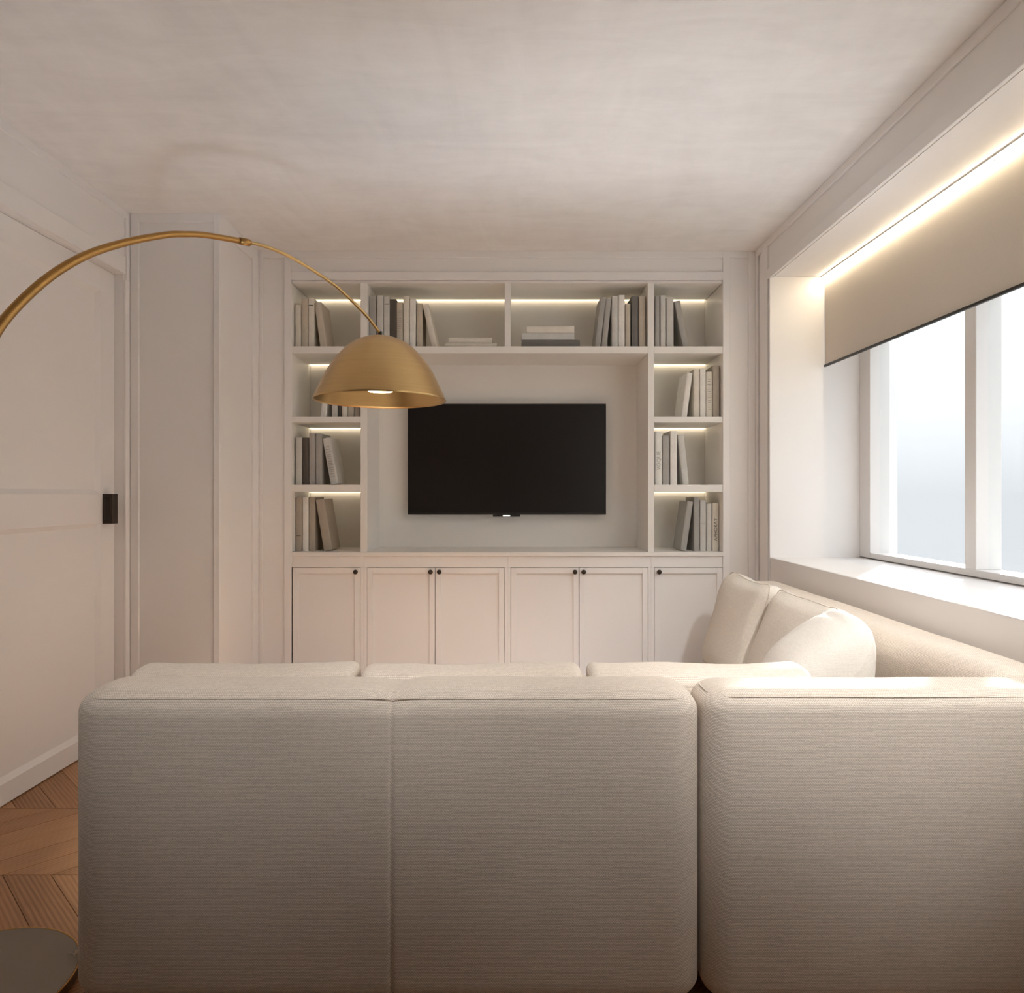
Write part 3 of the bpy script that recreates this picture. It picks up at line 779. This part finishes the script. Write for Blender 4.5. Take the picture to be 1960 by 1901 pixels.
bmesh.ops.translate(bm, verts=bm.verts, vec=(LS.x, LS.y, 0)); obj('socket', bm, BRASS_ARM, lamp, smooth=True)
ll = bpy.data.lights.new('lamp_light', 'SPOT'); ll.energy = 225.0; ll.color = (0.88, 0.95, 1.0); ll.shadow_soft_size = 0.045
ll.spot_size = math.radians(74); ll.spot_blend = 0.9
lo = bpy.data.objects.new('lamp_light', ll); link(lo, lamp); lo.location = Vector((LS.x, LS.y, 1.556))-LB

# ------------------------------------------------------------------ sofa
def soft(seed, amp, scale=3.0):
    def f(q):
        n = mnoise.noise_vector(Vector((q.x*scale+seed, q.y*scale, q.z*scale)))
        return q+n*amp
    return f
def tube_loop(name, pts, r, mat, parent, world=True):
    bm = bmesh.new(); uvl = bm.loops.layers.uv.new('UVMap'); sweep(bm, pts, r, 8, True)
    for f in bm.faces:
        for l in f.loops: l[uvl].uv = (l.vert.co.x+l.vert.co.y, l.vert.co.z)
    return obj(name, bm, mat, parent, world, smooth=True)
def padded(name, x0, x1, y0, y1, z0, z1, rad, mat, parent, mid=(10, 4, 8), cs=5, disp=None, extra_x=()):
    half = ((x1-x0)/2, (y1-y0)/2, (z1-z0)/2); c = Vector(((x0+x1)/2, (y0+y1)/2, (z0+z1)/2))
    bm = rbox(half, rad, mid, cs, disp, extra_x)
    bmesh.ops.translate(bm, verts=bm.verts, vec=c)
    return obj(name, bm, mat, parent)
YS0, YS1, ZT, ZB = 1.52, 1.69, 0.742, 0.060
# long module seen from behind
SA = thing('sofa_module', 'cream woven sofa module with a centre seam, its back to the viewer', 'sofa', (-0.26, 2.0, 0), group='modules of the corner sofa')
xs_, xc_ = -0.261, (-0.958+0.4115)/2
def disp_back(q):
    dx = q.x+xc_-xs_
    n = mnoise.noise(Vector((q.x*2.2, q.z*2.2, 3.1)))
    z = q.z-0.010*math.exp(-(dx/0.035)**2)*max(0, q.z/0.341) + 0.003*n*max(0, q.z/0.341)
    y = q.y
    if q.y < -0.05: y += 0.0045*math.exp(-(dx/0.0045)**2)+0.003*n
    # the back pads crown slightly toward the top
    z += 0.007*max(0, q.z/0.341)*(1-(q.y/0.085)**2)
    return Vector((q.x, y, z))
padded('back_pad', -0.958, 0.4115, YS0, YS1, ZB, ZT-0.002, (0.072, 0.048, 0.052), FAB, SA, (40, 6, 16), 7, disp_back, (xs_-xc_,))
def top_piping(x0, x1, name, parent, dz=0.0):
    r = 0.050; y0, y1 = YS0+0.0126, YS1-0.0126; z = ZT-0.0118+dz; pts = []
    for cxs, cys, a0 in ((x1, y1, 0), (x0, y1, PI/2), (x0, y0, PI), (x1, y0, 1.5*PI)):
        sx = -1 if cxs == x1 else 1; sy = -1 if cys == y1 else 1
        for i in range(8):
            a = a0+PI/2*i/7; pts.append(Vector((cxs+sx*r+r*math.cos(a), cys+sy*r+r*math.sin(a), z)))
    dense = []
    for i in range(len(pts)):
        a, b = pts[i], pts[(i+1) % len(pts)]; m = max(1, int((b-a).length/0.05))
        dense += [a+(b-a)*k/m for k in range(m)]
    return tube_loop(name, dense, 0.0016, FAB, parent)
top_piping(-0.938, 0.3925, 'piping', SA, -0.0035)
padded('seat_base', -0.925, 0.405, YS1-0.02, 2.58, 0.085, 0.215, (0.03, 0.03, 0.03), FAB, SA, (14, 8, 3), 3)
for x0, x1 in ((-0.925, -0.262), (-0.258, 0.405)):
    padded('seat_cushion', x0, x1, YS1-0.01, 2.60, 0.212, 0.330, (0.05, 0.05, 0.055), FAB, SA, (10, 10, 3), 4, soft(x0, 0.006))
def foot(x, y, parent): box('foot', x-0.025, x+0.025, y-0.025, y+0.025, 0, 0.088, BLACK, parent, 0.004)
for x, y in ((-0.87, 1.60), (0.34, 1.60), (-0.87, 2.50), (0.34, 2.50)): foot(x, y, SA)
# corner module with the run along the window
SB = thing('corner_module', 'cream woven corner sofa module running along the window wall', 'sofa', (0.9, 2.6, 0), group='modules of the corner sofa')
padded('back_pad', 0.4175, 1.352, YS0, YS1, ZB, ZT+0.001, (0.062, 0.048, 0.046), FAB, SB, (30, 6, 16), 7, soft(4.0, 0.003, 2.5))
top_piping(0.4345, 1.335, 'piping', SB)
padded('side_pad', 1.135, 1.350, YS1-0.01, 3.52, ZB, 0.745, (0.070, 0.060, 0.075), FAB, SB, (6, 26, 12), 6, soft(8.0, 0.004, 2.2))
padded('seat_base', 0.4175, 1.15, YS1-0.02, 3.49, 0.085, 0.215, (0.03, 0.03, 0.03), FAB, SB, (8, 16, 3), 3)
for y0, y1 in ((YS1-0.01, 2.72), (2.724, 3.50)):
    padded('seat_cushion', 0.4175, 1.14, y0, y1, 0.212, 0.328, (0.05, 0.05, 0.055), FAB, SB, (10, 10, 3), 4, soft(y0, 0.006))
for x, y in ((0.48, 1.60), (1.28, 1.60), (0.48, 3.42), (1.28, 3.42)): foot(x, y, SB)

# loose cushions
def cushion(name, w, h, t, mat, label, group, M, seed=0, rad=0.05, puff=0.30, wr=0.006, seams=((-0.30, FAB),)):
    root = thing(name, label, 'cushion', group=group)
    hx, hy, hz = w/2, t/2, h/2
    def disp(q):
        u, v = q.x/hx, q.z/hz
        k = 1-puff+puff*(1-abs(u)**3.0)*(1-abs(v)**3.0)*1.25
        n = mnoise.noise_vector(Vector((q.x*6+seed, q.y*6, q.z*6)))
        n2 = mnoise.noise(Vector((q.x*26+seed, q.y*8, q.z*9)))
        e = (1-0.022*(1-v*v)) if True else 1
        return Vector((q.x*e, q.y*k, q.z*(1-0.020*(1-u*u))))+n*wr+Vector((0, 0.3, 1))*n2*wr*0.22
    bm = rbox((hx, hy, hz), (rad, hy*0.92, rad), (16, 3, 14), 6, disp)
    body = obj('cover', bm, mat, root, world=False)
    for fy, smat in seams:
        pts = loop_pts(hx*0.992-0.001, hz*0.992-0.001, rad*0.9, 0, 8); dense = []
        for i in range(len(pts)):
            a, b = pts[i], pts[(i+1) % len(pts)]; m = max(1, int((b-a).length/0.03))
            dense += [a+(b-a)*k2/m for k2 in range(m)]
        o = []
        for p in dense:
            s = math.sqrt(max(0, 1-(fy/0.5)**2*0.25))
            q = disp(Vector((p.x, fy*t, p.z))); o.append(q)
        tube_loop('piping', o, 0.0017, smat, root, world=False)
    root.matrix_world = M
    return root
# three back cushions against the long module: only their crests show over the back
for i, (xa, xb) in enumerate(((266, 691), (693, 1115), (1118, 1541))):
    Yc = 1.80; x0, x1 = X_at(xa, Yc), X_at(xb, Yc)
    M = Matrix.Translation(((x0+x1)/2, Yc+0.008, 0.535)) @ Matrix.Rotation(math.radians(5), 4, 'X')
    cushion('back_cushion', x1-x0, 0.405, 0.17, FAB, ['cream woven back cushion nearest the lamp base, just showing over the sofa back', 'middle cream woven back cushion showing over the sofa back',
            'cream woven back cushion nearest the window corner, just showing over the sofa back'][i], 'back cushions of the long module', M, seed=i*5.3, rad=0.028, puff=0.20, wr=0.007, seams=())
# two cushions against the window side: turned to face left, leaning back on the side pad
def side_cushion(y0, y1, top, lean, t, h, mat, label, seed, xt, **kw):
    W = y1-y0
    # local x -> +y (width), local y -> -x... front face looks to -x, tipped back by lean
    R = Matrix.Rotation(lean, 4, 'Y') @ Matrix.Rotation(-PI/2, 4, 'Z')
    c = Vector((xt-math.sin(lean)*h*0.5, (y0+y1)/2, top-math.cos(lean)*h*0.5))
    return cushion('throw_cushion', W, h, t, mat, label, 'cushions along the window side', Matrix.Translation(c) @ R, seed, **kw)
side_cushion(2.850, 3.43, 0.790, math.radians(17), 0.17, 0.46, FAB_FINE, 'plump beige cushion farthest along the window side, next to the cabinets', 11.0, 1.085, rad=0.06, puff=0.42, wr=0.008)
side_cushion(2.27, 2.84, 0.785, math.radians(19), 0.17, 0.46, FAB_FINE, 'middle plump beige cushion of the three on the window side', 17.0, 1.095, rad=0.06, puff=0.42, wr=0.008)
# slumped cushion: its outline lofted along y with rounded ends
def slumped(label):
    Yn, L = 1.985, 0.29
    prof = [(0.772, 0.640), (0.800, 0.690), (0.845, 0.733), (0.920, 0.786), (0.975, 0.812), (1.010, 0.816), (1.043, 0.795), (1.060, 0.750), (1.062, 0.690), (1.056, 0.600), (1.040, 0.480), (1.000, 0.385), (0.930, 0.345), (0.850, 0.345), (0.785, 0.385), (0.755, 0.460), (0.752, 0.560)]
    P2 = catmull([Vector(p) for p in prof]+[Vector(prof[0])], 4)[:-1]; n = len(P2)
    root = thing('throw_cushion', label, 'cushion', (0.93, Yn+L/2, 0.345), group='cushions along the window side')
    cen = Vector((0.925, 0.60)); bm = bmesh.new(); uvl = bm.loops.layers.uv.new('UVMap'); rings = []; m = 26
    def pt(j, t):
        a = -PI/2+PI*t; sc_ = max(0.0, math.cos(a))**0.42; yy = Yn+L/2+L/2*math.copysign(abs(math.sin(a))**1.0, a)
        q = cen+(P2[j]-cen)*sc_
        w = Vector((q.x, yy, q.y)); nn = mnoise.noise(Vector((q.x*38, yy*7, q.y*9)))
        cre = max(0.0, (q.y-0.70)/0.1)*max(0, 1-abs(q.x-0.96)/0.09)
        return w+Vector((-0.5, 0, 0.8))*(nn*0.008*cre)+mnoise.noise_vector(w*7.0)*0.005
    for i in range(m+1):
        t = i/m
        rings.append([bm.verts.new(pt(j, t)) for j in range(n)] if 0 < i < m else [bm.verts.new(pt(0, t))])
    for i in range(m):
        A, B = rings[i], rings[i+1]
        for j in range(n):
            k2 = (j+1) % n
            f = bm.faces.new((A[0], B[k2], B[j])) if len(A) == 1 else bm.faces.new((A[j], A[k2], B[0])) if len(B) == 1 else bm.faces.new((A[j], A[k2], B[k2], B[j]))
            f.smooth = True
            nrm = (f.verts[1].co-f.verts[0].co).cross(f.verts[2].co-f.verts[0].co)
            ax = max(range(3), key=lambda q_: abs(nrm[q_]))
            for l in f.loops:
                c = l.vert.co; l[uvl].uv = (c.y, c.z) if ax == 0 else (c.x, c.z) if ax == 1 else (c.y, c.x)
    bmesh.ops.recalc_face_normals(bm, faces=bm.faces)
    obj('cover', bm, FAB_PALE, root)
    ja = min(range(n), key=lambda j: (P2[j]-Vector((1.046, 0.790))).length); jb = min(range(n), key=lambda j: (P2[j]-Vector((0.754, 0.52))).length)
    path = [pt(ja, 1-i/m) for i in range(1, m)]+[pt(jb, i/m) for i in range(1, m)]
    tube_loop('piping', path, 0.0017, FAB_PALE, root)
slumped('pale slumped cushion nearest the viewer, in the sofa corner')

# small frayed tuft lying on the lamp base next to the sofa
bm = bmesh.new(); rt = random.Random(3)
tc = px(141, 1827, 1.0); Yt = (H-0.034)*F/(1827-CY); tc = Vector((X_at(143, Yt), Yt, 0.0335))
for i in range(9):
    a = rt.uniform(0, 2*PI); L = rt.uniform(0.008, 0.020)
    e = tc+Vector((math.cos(a)*L, math.sin(a)*L, rt.uniform(-0.001, 0.006))); m = (tc+e)/2+Vector((0, 0, 0.004))
    sweep(bm, [tc, m, e], [0.0011, 0.001, 0.0006], 5)
tf = obj('thread_tuft', bm, plain('yarn', (0.62, 0.54, 0.42), 0.9)); tag(tf, 'small frayed tuft of pale yarn on the lamp base by the sofa', 'yarn')
